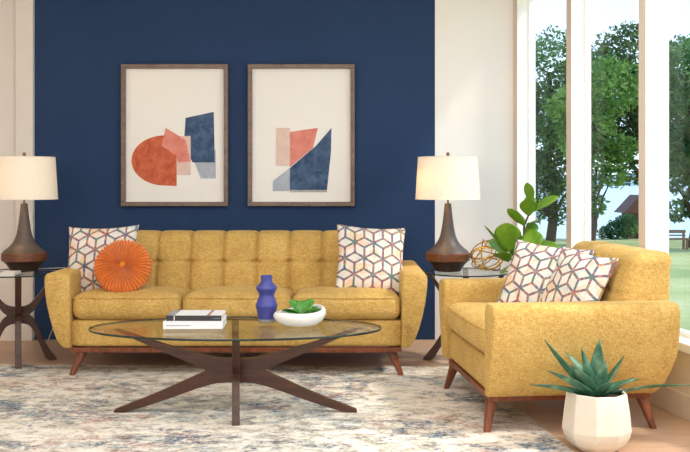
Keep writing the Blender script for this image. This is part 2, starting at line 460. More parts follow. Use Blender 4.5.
def crown(bm, blobs, n, size, seed):
    rnd = random.Random(seed)
    tot = sum(b_[3] ** 2 for b_ in blobs)
    for (x, y, z, r) in blobs:
        for q in range(int(n * r * r / tot)):
            th = rnd.uniform(0, 2 * PI); u = rnd.uniform(-1, 1); rr = r * rnd.uniform(.35, 1.0) ** .5 * (1 + .18 * math.sin(3 * th + x) * math.cos(4 * u + z))
            p = Vector((x + rr * math.sqrt(1 - u * u) * math.cos(th), y + rr * math.sqrt(1 - u * u) * math.sin(th), z + rr * u * .85))
            d = Vector((rnd.gauss(0, 1), rnd.gauss(0, 1), rnd.gauss(0, .7))).normalized(); e = d.cross(Vector((rnd.gauss(0, 1), rnd.gauss(0, 1), rnd.gauss(0, 1)))).normalized()
            s_ = size * rnd.uniform(.6, 1.3)
            v = [bm.verts.new(p - d * s_), bm.verts.new(p + e * s_ * .5), bm.verts.new(p + d * s_), bm.verts.new(p - e * s_ * .5)]
            bm.faces.new(v)
    return bm
LV = [leaf_mat('dark_tree_leaf', (48, 84, 44), (84, 124, 64), (136, 170, 92), .9, .3, .6),
      leaf_mat('bright_tree_leaf', (72, 108, 44), (120, 158, 70), (176, 200, 110), .9, .45, .6),
      leaf_mat('olive_tree_leaf', (60, 86, 44), (98, 118, 62), (146, 150, 92), .9, .35, .6)]
def tree(px, Y, gz, blobs, n, size, mat, seed, label, trunk=.3):
    X0 = (px - 345) / 918 * Y
    t = tag(empty('shade_tree', (X0, Y, gz)), label, 'tree', 'shade trees by the lake')
    bm = bmesh.new()
    top = max(b_[2] for b_ in blobs)
    rnd = random.Random(seed)
    pts = [(math.sin(i * 1.3) * .12, math.cos(i * 1.7) * .1, top * i / 8) for i in range(9)]
    tube(bm, pts, [trunk * (1 - .08 * i) for i in range(9)], 9)
    for (x, y, z, r) in blobs:
        z0 = min(z * .55, top * .5)
        st = Vector(pts[max(1, int(8 * z0 / top))])
        tube(bm, [st, st.lerp(Vector((x, y, z)), .5) + Vector((0, 0, .25)), (x, y, z)], [trunk * .4, trunk * .28, trunk * .1], 6)
    obj('trunk', bm, M_BARK, t)
    bm = crown(bmesh.new(), blobs, n, size, seed)
    o = obj('crown', bm, mat, t, smooth=False)
def gz(Y): return -.30 - .0385 * Y if Y < 58 else -2.55
tree(551, 50, gz(50), [(-1.1, 0, 5.2, 2.2), (1.0, 0, 6.6, 2.4), (0, .5, 9.2, 2.8), (-.6, 0, 3.1, 1.3), (.9, -.5, 2.9, 1.1), (-2.2, 1, 7.6, 2.2), (-2.5, 0, 4.0, 1.2), (2.2, 0, 8.8, 2.0), (-.9, .3, 1.7, .9), (-.1, .4, 3.9, 1.4), (.4, 0, 1.6, .8), (-1.7, 0, 2.9, .9)], 15000, .15, LV[0], 3, 'dark dense tree seen through the narrow left window pane', .28)
tree(592, 44, gz(44), [(.3, 0, 4.2, 1.1), (-.2, 0, 5.6, 1.5), (.8, 0, 7.6, 1.7), (-.3, .3, 2.9, .8), (-.9, 0, 6.6, 1.3), (1.0, 0, 3.3, .7), (.1, .2, 1.9, .7), (1.3, 0, 4.6, .9), (-.5, 0, 4.6, 1.0)], 8500, .13, LV[1], 5, 'bright green leafy tree at the left of the middle window', .16)
tree(652, 52, gz(52), [(-1.8, 0, 8.2, 2.0), (.3, 0, 7.0, 2.3), (2.0, 0, 9.2, 2.6), (-.9, .3, 10.6, 2.2), (-2.6, 0, 9.8, 1.5), (1.2, 0, 5.0, 1.6), (-1.0, 0, 5.9, 1.1), (-1.9, 0, 5.0, .9), (-2.7, .2, 5.9, 1.1), (-.9, .2, 3.9, .9)], 13000, .16, LV[2], 8, 'tall spreading tree behind the widest white window post', .32)
tree(694, 40, gz(40), [(-.3, 0, 3.9, 1.3), (-.6, 0, 5.6, 1.6), (.8, 0, 4.6, 1.9), (-.2, .4, 7.6, 1.9), (1.6, 0, 7.2, 2.0), (-.9, 0, 2.9, .7), (1.0, 0, 2.7, 1.2), (-.6, .3, 1.6, .6), (.3, .2, 2.1, .8), (-.9, .2, 4.4, 1.0)], 13000, .13, LV[0], 13, 'dark tree filling the window at the right edge', .26)
tree(760, 36, gz(36), [(-.8, 0, 4.3, 1.7), (.9, 0, 5.2, 2.0), (0, .5, 7.0, 2.2)], 4500, .17, LV[2], 17, 'broad olive tree standing furthest right of the shade trees', .28)
# shoreline bush
Yb = 54; bx = (616 - 345) / 918 * Yb
bsh = crown(bmesh.new(), [(0, 0, .55, .75), (.6, 0, .8, .85), (-.6, .1, .4, .5)], 1800, .1, 9)
o = obj('shoreline_bush', bsh, LV[0], smooth=False); o.location = (bx, Yb, gz(Yb)); tag(o, 'round dark bush on the shore left of the boathouse', 'bush')
# boathouse
Yh = 57; hx = (637 - 345) / 918 * Yh
t = tag(empty('boathouse', (hx, Yh, gz(Yh) - .05)), 'small brown timber boathouse with a peaked roof by the lake', 'hut')
M_BROWN = simple('brown_timber', (112, 88, 76), .8, 0, .2, 8); M_RROOF = simple('reddish_shingle', (122, 84, 74), .8, 0, .2, 10)
bm = bmesh.new(); box(bm, -.75, .75, -.7, .7, 0, 1.75); obj('wall', bm, M_BROWN, t, False)
bm = bmesh.new(); prism(bm, [(-1.15, 1.65), (1.15, 1.65), (.12, 2.75), (-.12, 2.75)], 'y', -1.05, 1.05); obj('roof', bm, M_RROOF, t, False)
bm = bmesh.new(); box(bm, -.35, .3, -.73, -.7, 0, 1.3); obj('door', bm, simple('dark_boathouse_door', (66, 54, 50), .8), t, False)
for xx in (-1.0, 1.0):
    bm = bmesh.new(); box(bm, xx - .06, xx + .06, -.98, -.86, 0, 1.68); obj('post', bm, M_BROWN, t, False)
# picnic bench
Yp = 38; bx = (675 - 345) / 918 * Yp
t = tag(empty('picnic_bench', (bx, Yp, gz(Yp)), .1), 'weathered wooden bench on the lawn under the right tree', 'bench')
M_WEATH = simple('weathered_wood', (150, 112, 88), .8, 0, .2, 12)
bm = bmesh.new(); box(bm, -.55, .55, -.2, .2, .42, .48); obj('seat', bm, M_WEATH, t, False)
bm = bmesh.new(); box(bm, -.55, .55, .18, .23, .56, .62); box(bm, -.55, .55, .18, .23, .68, .82); obj('backrest', bm, M_WEATH, t, False)
for xx in (-.45, .45):
    bm = bmesh.new(); box(bm, xx - .04, xx + .04, -.18, -.1, 0, .42); box(bm, xx - .04, xx + .04, .13, .21, 0, .8); obj('leg', bm, M_WEATH, t, False)

# ------------------------------------------------------------------ rug
bm = bmesh.new()
box(bm, -3.0, 0, -3.0, 0, 0, .006)
# real corner far right; edges slightly turned
RUGH = .006
bmr = bmesh.new()
pts = [(-3.05, 1.6), (1.24, 1.5), (.725, 5.53), (-3.1, 5.62)]
random.seed(2)
prism(bmr, pts, 'z', 0.0, RUGH)
bm.free()
rug = obj('area_rug', bmr, M_RUG, None, False)
tag(rug, 'distressed cream, blue and rust patterned area rug on the wood floor', 'rug')

# ------------------------------------------------------------------ upholstery
def arm_ring():
    return [(x * .95, z) for x, z in [(0, .168), (.034, .168), (.058, .184), (.080, .215), (.103, .27), (.124, .34), (.142, .42), (.153, .50), (.156, .55), (.153, .578), (.142, .592), (.12, .598), (.03, .598), (.012, .592), (.003, .578), (0, .55), (0, .36)]]
def make_arm(side, hw, hd, dz=0):
    bm = bmesh.new(); ring = [(x, z - dz * min(1, max(0, (z - .2) / .3))) for x, z in arm_ring()]; rings = []
    cxr = sum(p[0] for p in ring) / len(ring); czr = .4
    def yext(z): 
        q = max(0, (.40 - z) / .235)
        return hd - .075 * q * q
    st = [(-1, .90), (-1, .96), (-.985, 1.0)] 
    ys = [('f', 0, .92), ('f', .003, .965), ('f', .008, .99), ('f', .016, 1.0)] + [('m', t, 1.0) for t in (.15, .3, .45, .6, .75, .88)] + [('b', .016, 1.0), ('b', .008, .99), ('b', .003, .965), ('b', 0, .92)]
    for kind, t, sc in ys:
        rr = []
        for (x, z) in ring:
            inset = (1 - sc) * .14
            # shrink towards the ring's medial line
            x2 = x + (-inset if x > .07 else inset) * (1 if abs(x - .07) > .02 else 0)
            z2 = z + (-inset if z > .4 else inset)
            yb = yext(z2)
            y = -hd + t if kind == 'f' else (yb - t if kind == 'b' else -hd + .02 + (yb + hd - .04) * t)
            rr.append(bm.verts.new((side * (hw + x2), y, z2)))
        rings.append(rr)
    n = len(ring)
    for a, b_ in zip(rings, rings[1:]):
        for k in range(n): bm.faces.new((a[k], a[(k + 1) % n], b_[(k + 1) % n], b_[k]))
    bm.faces.new(rings[0]); bm.faces.new(rings[-1][::-1])
    return bm
def make_seating(name, hw, ncush, ncols, loc, rz, label, cat, legdz, hd=.42, fs=0, phase=0, bo=0, armdz=0):
    t = tag(empty(name, loc, rz), label, cat)
    for sd in (-1, 1): obj('armrest', make_arm(sd, hw, hd, armdz), M_FAB, t, angle=50)
    # seat base (front rail and deck)
    bm = bmesh.new()
    def fr(p, n):
        q = max(0, (.40 - (p.z + .2465)) / .235)
        if p.y > 0: p.y -= .075 * q * q
        return p
    soft_box(bm, hw + .004, hd - .022, .0785, .02, (30, 12, 8), fr, (0, .006, .2465)); obj('seat_base', bm, M_FAB, t, angle=0)
    # loose seat cushions
    cw = 2 * hw / ncush
    for i in range(ncush):
        x = -hw + cw * (i + .5)
        def cush(p, n, cw=cw):
            u = p.x / (cw / 2); v = p.y / .25
            puff = max(0, 1 - abs(u) ** 3.2) * max(0, 1 - abs(v) ** 3)
            if p.z > 0: p.z += .028 * puff
            p.z -= .035 * (p.y + .27) / .55
            if p.y < 0: p.y -= .016 * max(0, 1 - abs(u) ** 3) * (1 - (p.z / .08) ** 2 * .6)
            # welt line round the front
            return p
        bm = bmesh.new(); soft_box(bm, cw / 2 - .002, .285, .075, .055, (28, 22, 14), cush, (x, -.125 - (hd - .42), .401))
        c_ = obj('seat_cushion', bm, M_FAB, t, angle=0)
        for zz in (.052,):
            yo = -(hd - .42)
            bm = bmesh.new(); hwc = cw / 2 - .012
            tube(bm, [(x - hwc + 2 * hwc * q / 16, yo - .4055 - .014 * (1 - abs(2 * q / 16 - 1) ** 3) + (0.02 * (abs(2 * q / 16 - 1) ** 12)), .401 + zz) for q in range(17)], .0028, 6)
            obj('piping', bm, M_FAB, c_)
    # tufted back
    H0, H1 = .36, .80
    hz = (H1 - H0) / 2
    NX = max(60, ncols * 18)
    def back(p, n):
        u = (p.x / hw + 1) / 2 * ncols + phase
        v = (p.z + hz) / (2 * hz)
        cell = abs(math.sin(PI * u)); g = cell ** .42
        fu = abs(u - round(u)); 
        edge = 1 if .3 < round(u) - phase < ncols - .3 else 0
        gro = (.45 * (1 - g) + .75 * math.exp(-(fu / .045) ** 2)) if edge else 0
        tuft_v = .57
        row = math.exp(-((v - tuft_v) / .022) ** 2)
        btn = row * math.exp(-(fu / .16) ** 2) * edge
        btn2 = math.exp(-((v - .16) / .04) ** 2) * math.exp(-(fu / .16) ** 2) * edge
        if p.y < .0:
            p.y += .036 * gro + .030 * btn + .012 * btn2 + .007 * row * max(0, 1 - gro) - .012 * math.sin(PI * min(1, max(0, v))) 
        if p.z > hz - .06:
            p.z -= .014 * gro * (1 - max(0, p.y) / .09 * .6)
        # top roll and lean
        p.y += .13 * v ** 1.1
        return p
    bm = bmesh.new(); soft_box(bm, hw - .003, .10, hz, .055, (NX, 10, 44), back, (0, .195 + bo, (H0 + H1) / 2))
    o = obj('backrest', bm, M_FAB, t, angle=0)
    # back shell
    bm = bmesh.new()
    poly = [(.24, .17), (.325, .175), (.362, .22), (.39, .3), (.402, .42), (.412, .74), (.40, .765), (.36, .765), (.30, .45), (.24, .35)]
    poly = [(y + (bo * .6 if y > .3 else 0), z) for y, z in poly]
    prism(bm, poly, 'x', -hw + .002, hw - .002); obj('back_shell', bm, M_FAB, t, bev=.012)
    # timber plinth
    bm = bmesh.new(); hb = hw - .0
    box(bm, -hb, hb, -hd + .025, -hd + .07, .138, .166); box(bm, -hb, hb, hd - .115, hd - .075, .138, .166)
    box(bm, -hb, -hb + .04, -hd + .07, hd - .115, .138, .166); box(bm, hb - .04, hb, -hd + .07, hd - .115, .138, .166)
    obj('wooden_plinth', bm, M_LEG, t, False, bev=.003)
    for sx in (-1, 1):
        for sy in (-1, 1):
            xt, xb_ = sx * (hw - .055), sx * (hw - .002)
            yt, yb_ = (-hd + .075 - fs, -hd + .04 - fs) if sy < 0 else (hd - .125 + fs, hd - .09 + fs)
            bm = bmesh.new()
            zb = RUGH if legdz[(sx, sy)] else 0.0
            rings = []
            for f_ in (0, .15, .5, .85, 1):
                r = .026 - .012 * f_
                x = xt + (xb_ - xt) * f_; y = yt + (yb_ - yt) * f_; z = .14 + (zb - .14) * f_
                rings.append([bm.verts.new((x + r * 1.15 * math.copysign(abs(math.cos(a)) ** .6, math.cos(a)), y + r * math.copysign(abs(math.sin(a)) ** .6, math.sin(a)), z)) for a in [2 * PI * q / 16 for q in range(16)]])
            for a, b_ in zip(rings, rings[1:]):
                for q in range(16): bm.faces.new((a[q], a[(q + 1) % 16], b_[(q + 1) % 16], b_[q]))
            bm.faces.new(rings[0]); bm.faces.new(rings[-1][::-1])
            obj('leg', bm, M_LEG, t)
    return t
make_seating('sofa', .95, 3, 9, (-.625, 5.67, 0), 0, 'long mustard yellow three-seat sofa with tufted back against the navy wall', 'sofa',
             {(-1, -1): 1, (1, -1): 1, (-1, 1): 0, (1, 1): 0}, phase=.2222)
make_seating('armchair', .43, 1, 4, (1.0, 4.57, 0), math.radians(-84.2), 'mustard yellow armchair turned sideways in front of the windows', 'armchair',
             {(-1, -1): 1, (1, -1): 1, (-1, 1): 0, (1, 1): 0}, hd=.424, fs=.028, bo=.06, armdz=.012)

# ------------------------------------------------------------------ cushions
def throw_pillow(h, T, mat, label, loc, rot, n=34, seed=1, group=None):
    bm = bmesh.new(); rnd = random.Random(seed); ph = [rnd.uniform(0, 6) for _ in range(4)]
    gr = {}
    for side in (-1, 1):
        for i in range(n + 1):
            for j in range(n + 1):
                u, v = -1 + 2 * i / n, -1 + 2 * j / n
                if (i in (0, n) or j in (0, n)) and side == 1: gr[(side, i, j)] = gr[(-1, i, j)]; continue
                x = h * u * (1 - .085 * (1 - v * v) * abs(u) ** 2); z = h * v * (1 - .085 * (1 - u * u) * abs(v) ** 2)
                th = T * max(0, (1 - u ** 4) * (1 - v ** 4)) ** .5 * (.55 + .45 * (1 - u * u) * (1 - v * v))
                th *= 1 + .07 * math.sin(3 * u + ph[0]) * math.sin(2.6 * v + ph[1])
                cr = .012 * math.sin(9 * u + 6 * v + ph[2]) * (abs(u * v)) ** 2 * (1 if th > .001 else 0)
                gr[(side, i, j)] = bm.verts.new((x, side * th + cr, z))
    for side in (-1, 1):
        for i in range(n):
            for j in range(n):
                f = [gr[(side, i, j)], gr[(side, i + 1, j)], gr[(side, i + 1, j + 1)], gr[(side, i, j + 1)]]
                bm.faces.new(f if side < 0 else f[::-1])
    o = obj('throw_pillow', bm, mat, None, angle=0); o.location = loc
    o.rotation_euler = [math.radians(a) for a in rot]
    tag(o, label, 'pillow', group)
    return o
G = 'rhombus patterned throw pillows'
throw_pillow(.221, .066, HEX[0], 'rhombus patterned pillow at the left end of the sofa behind the orange cushion', (-1.478, 5.56, .642), (-20, -2, -4), seed=1, group=G)
throw_pillow(.215, .066, HEX[1], 'rhombus patterned pillow leaning at the right end of the sofa', (.155, 5.56, .648), (-20, 4, 6), seed=2, group=G)
throw_pillow(.222, .07, HEX[2], 'larger rhombus patterned pillow on the armchair, nearer the gold orb', (1.01, 4.70, .605), (-30, 5, -38), seed=3, group=G)
throw_pillow(.192, .062, HEX[3], 'rhombus patterned pillow leaning on the armchair back', (1.105, 4.42, .61), (-26, 5, -62), seed=4, group=G)

def round_pillow(loc, rot, R=.158, T=.06):
    t = tag(empty('round_pillow', loc), 'round burnt orange ruched cushion with central button on the sofa', 'cushion')
    t.rotation_euler = [math.radians(a) for a in rot]
    bm = bmesh.new(); NA, NR = 540, 16; pl = 46
    rings = []
    prof = []
    for i in range(NR + 1):   # front: centre to rim
        f = i / NR; prof.append((R * (.06 + .94 * math.sin(f * PI / 2) ** .9), -T * (math.cos(f * PI / 2)) ** .75 * (1 - .35 * math.exp(-(f / .12) ** 2))))
    back = [(r, -y) for r, y in prof[:-1]][::-1]
    rnd = random.Random(7); jit = [rnd.uniform(-.8, .8) for _ in range(pl)]
    for r, y in prof + back:
        f = r / R
        ring = []
        for k in range(NA):
            a = 2 * PI * k / NA
            kk = k / NA * pl; j0 = int(kk) % pl; fr_ = kk - int(kk); j = jit[j0] * (1 - fr_) + jit[(j0 + 1) % pl] * fr_
            w = math.sin(pl * a + 1.6 * math.sin(f * 3) + j)
            amp = .0135 * (f ** .5) * (1 if abs(y) > .002 else .9)
            s_ = -1 if y <= 0 else 1
            yy = y + s_ * amp * w * .9 * (1 - f ** 6)
            rr = r + amp * w * f ** 3 * .42
            ring.append(bm.verts.new((rr * math.cos(a), yy, rr * math.sin(a))))
        rings.append(ring)
    for a, b_ in zip(rings, rings[1:]):
        for k in range(NA): bm.faces.new((a[k], a[(k + 1) % NA], b_[(k + 1) % NA], b_[k]))
    bm.faces.new(rings[0]); bm.faces.new(rings[-1][::-1])
    obj('pleated_cover', bm, M_ORANGE, t, angle=0)
    bm = bmesh.new(); bmesh.ops.create_uvsphere(bm, u_segments=20, v_segments=12, radius=.017); bmesh.ops.scale(bm, vec=(1, .55, 1), verts=bm.verts)
    bmesh.ops.translate(bm, vec=(0, -T * .68, 0), verts=bm.verts); obj('button', bm, M_ORANGE, t, angle=0)
# ellipse 103..152 wide, 240..291 high
round_pillow((-1.305, 5.40, .618), (-24, 0, 6), R=.165, T=.066)

# ------------------------------------------------------------------ tables
def ellipse_glass(a, b_, z0, z1, n=96):
    bm = bmesh.new(); R = []
    for z, sc in ((z0, .997), (z0 + .002, 1), (z1 - .002, 1), (z1, .997)):
        R.append([bm.verts.new((a * sc * math.cos(2 * PI * k / n), b_ * sc * math.sin(2 * PI * k / n), z)) for k in range(n)])
    for p, q in zip(R, R[1:]):
        for k in range(n): f = bm.faces.new((p[k], p[(k + 1) % n], q[(k + 1) % n], q[k])); f.material_index = 1
    bm.faces.new(R[0][::-1]); bm.faces.new(R[-1])
    return bm
def smooth_path(pts, it=2):
    for _ in range(it):
        q = [pts[0]]
        for a, b_ in zip(pts, pts[1:]):
            q += [(a[0] * .75 + b_[0] * .25, a[1] * .75 + b_[1] * .25), (a[0] * .25 + b_[0] * .75, a[1] * .25 + b_[1] * .75)]
        pts = q + [pts[-1]]
    return pts
def k_board(foot, top, H, hub_lo, hub_hi, notch, tipw=.05, th=.036):
    """half of a K shaped board; runs from x=0 outwards"""
    zn = (hub_lo + hub_hi) / 2 
    up_edge = smooth_path([(0, hub_hi), (notch * .6, hub_hi), (notch * 1.25, hub_hi + .02), (top * .62, H * .78 + .02), (top - tipw * .3, H)], 2)
    up_low = smooth_path([(top + tipw * .25, H), (top * .72, H * .80), (notch * 1.6, zn + .035), (notch, zn)], 2)
    lo_up = smooth_path([(notch, zn), (notch * 1.6, zn - .035), (foot * .7, H * .20), (foot, .014), ], 2)
    lo_low = smooth_path([(foot + .004, 0.0), (foot - tipw * 1.1, 0.0), (foot * .62, H * .13), (notch * 1.25, hub_lo - .022), (notch * .6, hub_lo), (0, hub_lo)], 2)
    return up_edge + up_low + lo_up[1:] + lo_low
def glass_table(name, loc, rz, A, B, H, footx, topx, footy, topy, hub, notch, label, z0s, gth=.010, skew=0):
    t = tag(empty(name, loc, rz), label, 'table')
    for (sx, foot, top, ax, dz) in ((1, footx, topx, 'y', z0s[0]), (-1, footx, topx, 'y', z0s[0]), (-1, footy, topy, 'x', z0s[1]), (1, footy, topy, 'x', z0s[2])):
        poly = k_board(foot, top, H - dz, hub[0] - dz, hub[1] - dz, notch if ax == 'y' else notch * min(1, foot / footx + .12), tipw=.05 if ax == 'y' else .035)
        poly = [(sx * (p[0] + (.017 if ax == 'x' else 0)), p[1] + dz) for p in poly]
        bm = bmesh.new(); prism(bm, poly, ax, -.018, .018)
        if ax == 'x': bmesh.ops.rotate(bm, verts=bm.verts, matrix=Matrix.Rotation(skew, 3, 'Z'))
        obj('leg', bm, M_WALNUT, t, False, bev=.004)
    g = obj('glass_top', ellipse_glass(A, B, H, H + gth), [M_TGLASS, M_GEDGE], t, angle=50)
    return t
glass_table('coffee_table', (-.530, 4.45, RUGH), 0, .708, .345, .402, .585, .58, .235, .28, (.145, .262), .135,
            'oval glass coffee table with crossed walnut legs on the rug', (0, 0, 0), skew=math.radians(7.0))
CT = RUGH + .412
for i, (x, y, lab, rz_, fx) in enumerate(((-2.03, 5.70, 'round glass side table left of the sofa', math.radians(20), .225), (.755, 5.74, 'round glass side table between the sofa and armchair', math.radians(-7), .262))):
    glass_table('side_table', (x, y, 0), rz_, .268, .268, .55, fx, .235, .225, .235, (.24, .345), .065, lab, (0, RUGH, 0), .008)
ET = .558

# ------------------------------------------------------------------ lamps
def lamp(x, y, z, label, first=None):
    t = tag(empty('table_lamp', (x, y, z)), label, 'lamp')
    bm = bmesh.new(); lathe(bm, [(.080, 0), (.084, .004), (.086, .012), (.108, .045), (.128, .064)], 48); obj('base', bm, M_LAMPFOOT, t)
    bm = bmesh.new(); lathe(bm, [(.128, .064), (.137, .068), (.1385, .09), (.1375, .112), (.131, .118)], 48); obj('wood_band', bm, M_BAND, t)
    prof = [(.131, .118), (.122, .13), (.10, .146), (.079, .166), (.062, .19), (.049, .222), (.040, .262), (.033, .31), (.027, .36), (.0225, .405), (.020, .425), (.0, .427)]
    bm = bmesh.new(); lathe(bm, prof, 48); obj('neck', bm, M_LAMPTOP, t, angle=60)
    bm = bmesh.new(); lathe(bm, [(.006, .42), (.006, .46), (.016, .462), (.016, .50), (.0, .501)], 16); obj('socket', bm, M_METAL, t)
    m_ = simple('warm_bulb_glass', (255, 240, 214), .4)
    e = m_.node_tree.nodes['Principled BSDF']; e.inputs['Emission Color'].default_value = (1, .72, .42, 1); e.inputs['Emission Strength'].default_value = 6
    bm = bmesh.new(); bmesh.ops.create_uvsphere(bm, u_segments=16, v_segments=10, radius=.028); bmesh.ops.translate(bm, vec=(0, 0, .535), verts=bm.verts); obj('bulb', bm, m_, t)
    # shade: open truncated cone with thickness
    bm = bmesh.new(); n = 64; R = []
    for r, zz in ((.2045, .452), (.1885, .716), (.1865, .716), (.2025, .452)):
        R.append([bm.verts.new((r * math.cos(2 * PI * k / n), r * math.sin(2 * PI * k / n), zz)) for k in range(n)])
    for i in range(4):
        a, b_ = R[i], R[(i + 1) % 4]
        for k in range(n): bm.faces.new((a[k], a[(k + 1) % n], b_[(k + 1) % n], b_[k]))
    sh = obj('lamp_shade', bm, M_SHADE, t)
    for r, zz in ((.2050, .452), (.1890, .716)):
        bm = bmesh.new(); tube(bm, [(r * math.cos(2 * PI * k / n), r * math.sin(2 * PI * k / n), zz) for k in range(n)], .0022, 6, True)
        obj('trim_edge', bm, M_SHADE, sh)
    bm = bmesh.new()
    for a in (0, 2 * PI / 3, 4 * PI / 3): tube(bm, [(0, 0, .70), (.187 * math.cos(a), .187 * math.sin(a), .70)], .0015, 6)
    tube(bm, [(0, 0, .50), (.035, 0, .53), (.045, 0, .58), (.03, 0, .66), (0, 0, .70)], .0018, 6); tube(bm, [(0, 0, .50), (-.035, 0, .53), (-.045, 0, .58), (-.03, 0, .66), (0, 0, .70)], .0018, 6)
    obj('harp', bm, M_METAL, t)
    bm = bmesh.new(); lathe(bm, [(.004, .70), (.004, .722), (.010, .728), (.010, .742), (.0, .748)], 16); obj('finial', bm, M_METAL, t)
    l = bpy.data.lights.new('lamp_glow', 'POINT'); l.energy = 2.4; l.color = (1, .58, .28); l.shadow_soft_size = .03
    lo = bpy.data.objects.new('lamp_glow', l); COL.objects.link(lo); lo.parent = t; lo.location = (-.125, -.05, .57)
    return t
L1 = lamp(-2.02, 5.78, ET, 'brown wood-banded table lamp with cream drum shade left of the sofa')
L2 = lamp(.648, 5.78, ET, 'brown wood-banded table lamp with cream drum shade right of the sofa')
bm = bmesh.new()
tube(bm, [(.05, .06, .006), (.2, .12, .008), (.285, .16, .0), (.27, .2, -.1), (.20, .22, -.22), (.12, .24, -.36), (.05, .3, -.50), (0, .4, -.553)], .0028, 6)
obj('power_cord', bm, M_CORD, L1)

# ------------------------------------------------------------------ pictures
def art_shape(poly, mat, parent, name, z):
    bm = bmesh.new(); prism(bm, poly, 'y', -z, 0); return obj(name, bm, mat, parent, False)
def wc(name, a, b_, sc=14):
    m, nt, b = new_mat(name)
    n = noise(nt, coords(nt), sc, 8, .7, .6); nt.links.new(ramp(nt, n, [(.32, a), (.7, b_)]), b.inputs['Base Color']); b.inputs['Roughness'].default_value = .9
    return m
A_OR = wc('burnt_orange_wash', (182, 74, 48), (222, 124, 88)); A_PK = wc('pale_pink_wash', (222, 190, 178), (236, 212, 202))
A_CO = wc('coral_wash', (216, 122, 108), (236, 160, 146)); A_BL = wc('indigo_wash', (32, 56, 92), (92, 118, 152)); A_GR = wc('blue_grey_wash', (160, 168, 182), (196, 202, 212)); A_LN = wc('grey_pencil', (170, 166, 160), (190, 186, 180))
def picture(pxl, pxr, label, shapes):
    Y = YB; k_ = Y / 918
    x0, x1 = (pxl - 345) * k_, (pxr - 345) * k_
    z0 = 1.13 - (206 - 180) * k_
    Wd = x1 - x0; H = 1.0
    t = tag(empty('picture', ((x0 + x1) / 2, Y, z0)), label, 'picture', 'framed abstract prints')
    hw = Wd / 2; fw = .030
    bm = bmesh.new()
    box(bm, -hw, hw, -.045, 0, 0, fw); box(bm, -hw, hw, -.045, 0, H - fw, H); box(bm, -hw, -hw + fw, -.045, 0, fw, H - fw); box(bm, hw - fw, hw, -.045, 0, fw, H - fw)
    obj('frame', bm, M_FRAME, t, False, bev=.003)
    bm = bmesh.new(); box(bm, -hw + fw, hw - fw, -.012, 0, fw, H - fw); mb = obj('mat_board', bm, M_MAT, t, False)
    for i, (nm, poly, mt) in enumerate(shapes):
        P = [((px - 345) * k_ - (x0 + x1) / 2, 1.13 - (py - 180) * k_ - z0) for px, py in poly]
        o = art_shape(P, mt, mb, nm, .0015 + .0006 * i); o.location = (0, -.012, 0)
    return t
def arc(cx_, cy_, rx, ry, a0, a1, n=24): return [(cx_ + rx * math.cos(math.radians(a0 + (a1 - a0) * i / n)), cy_ + ry * math.sin(math.radians(a0 + (a1 - a0) * i / n))) for i in range(n + 1)]
picture(122.3, 228.7, 'framed abstract print with burnt orange half oval, left of the pair', [
    ('grey_shape', [(190, 150), (216, 150), (216, 178.5), (201, 178.5)], A_GR),
    ('indigo_shape', [(186, 118), (214, 112), (215, 162.5), (193, 162.5), (184, 146)], A_BL),
    ('pink_shape', [(177, 136), (191, 136), (191, 175), (177, 175)], A_PK),
    ('orange_half_oval', [(177, 186)] + arc(165, 160.5, 33, 25, 90, 270, 26)[0:] + [(177, 136)], A_OR),
    ('coral_shape', [(166, 128), (186, 140), (191, 162), (178, 162), (177, 156), (162, 146)], A_CO)])
picture(248.3, 354.7, 'framed abstract print with large indigo shape, right of the pair', [
    ('pencil_line', [(290, 190.3), (327, 190.3), (327, 192.3), (290, 192.3)], A_LN),
    ('pink_shape', [(276, 128), (290.5, 128), (290.5, 166), (276, 166)], A_PK),
    ('grey_shape', [(273, 181), (290, 168), (290, 191), (273, 191)], A_GR),
    ('coral_shape', [(290, 132), (318, 128), (313, 148), (290, 167)], A_CO),
    ('indigo_shape', [(290, 168), (316, 146), (331.5, 128), (331, 152), (327, 190), (290, 190)], A_BL)])

# ------------------------------------------------------------------ things on the coffee table
def at(px, py, Y): return Vector(((px - 345) / 918 * Y, Y, 1.13 - (py - 180) / 918 * Y))
# vase
t = tag(empty('vase', (-.393, 4.60, CT)), 'cobalt blue angular ceramic vase on the coffee table', 'vase')
bm = bmesh.new(); lathe(bm, [(.040, 0), (.042, .003), (.043, .016), (.043, .018)], 48); obj('foot', bm, M_VASEFOOT, t)
bm = bmesh.new()
pr = [(.043, .018), (.0445, .035), (.0480, .06), (.0550, .083), (.0560, .088), (.054, .094), (.0420, .128), (.0375, .143), (.0390, .150), (.0500, .172), (.0530, .178), (.0530, .183), (.0505, .189), (.0345, .206), (.0290, .212), (.0285, .22), (.0290, .247), (.0265, .248), (.0250, .244), (.0245, .215)]
lathe(bm, [(r, .018 + (z - .018) * .94) for r, z in pr], 56); obj('body', bm, M_BLUEVASE, t, angle=50)
# bowl with succulent
bowl = tag(empty('bowl', (-.222, 4.50, CT)), 'white ceramic bowl holding a green succulent on the coffee table', 'bowl')
bm = bmesh.new(); n = 56; R = []
for r, z, k in ((.02, 0, 0), (.055, 0, 0), (.085, .006, 0), (.112, .024, .2), (.127, .048, .6), (.127, .062, .8), (.120, .073, 1), (.112, .077, 1), (.108, .073, 1), (.110, .058, .8), (.105, .042, .5), (.07, .034, 0), (.02, .032, 0)):
    R.append([bm.verts.new((r * (1 + .02 * k * math.cos(2 * a)) * math.cos(a), r * .92 * math.sin(a), z + .012 * k * math.cos(a - .5) + .006 * k * math.sin(2 * a))) for a in [2 * PI * q / n for q in range(n)]])
for a, b_ in zip(R, R[1:]):
    for k in range(n): bm.faces.new((a[k], a[(k + 1) % n], b_[(k + 1) % n], b_[k]))
bm.faces.new(R[0][::-1]); bm.faces.new(R[-1]); obj('bowl_body', bm, M_BOWL, bowl, angle=0)
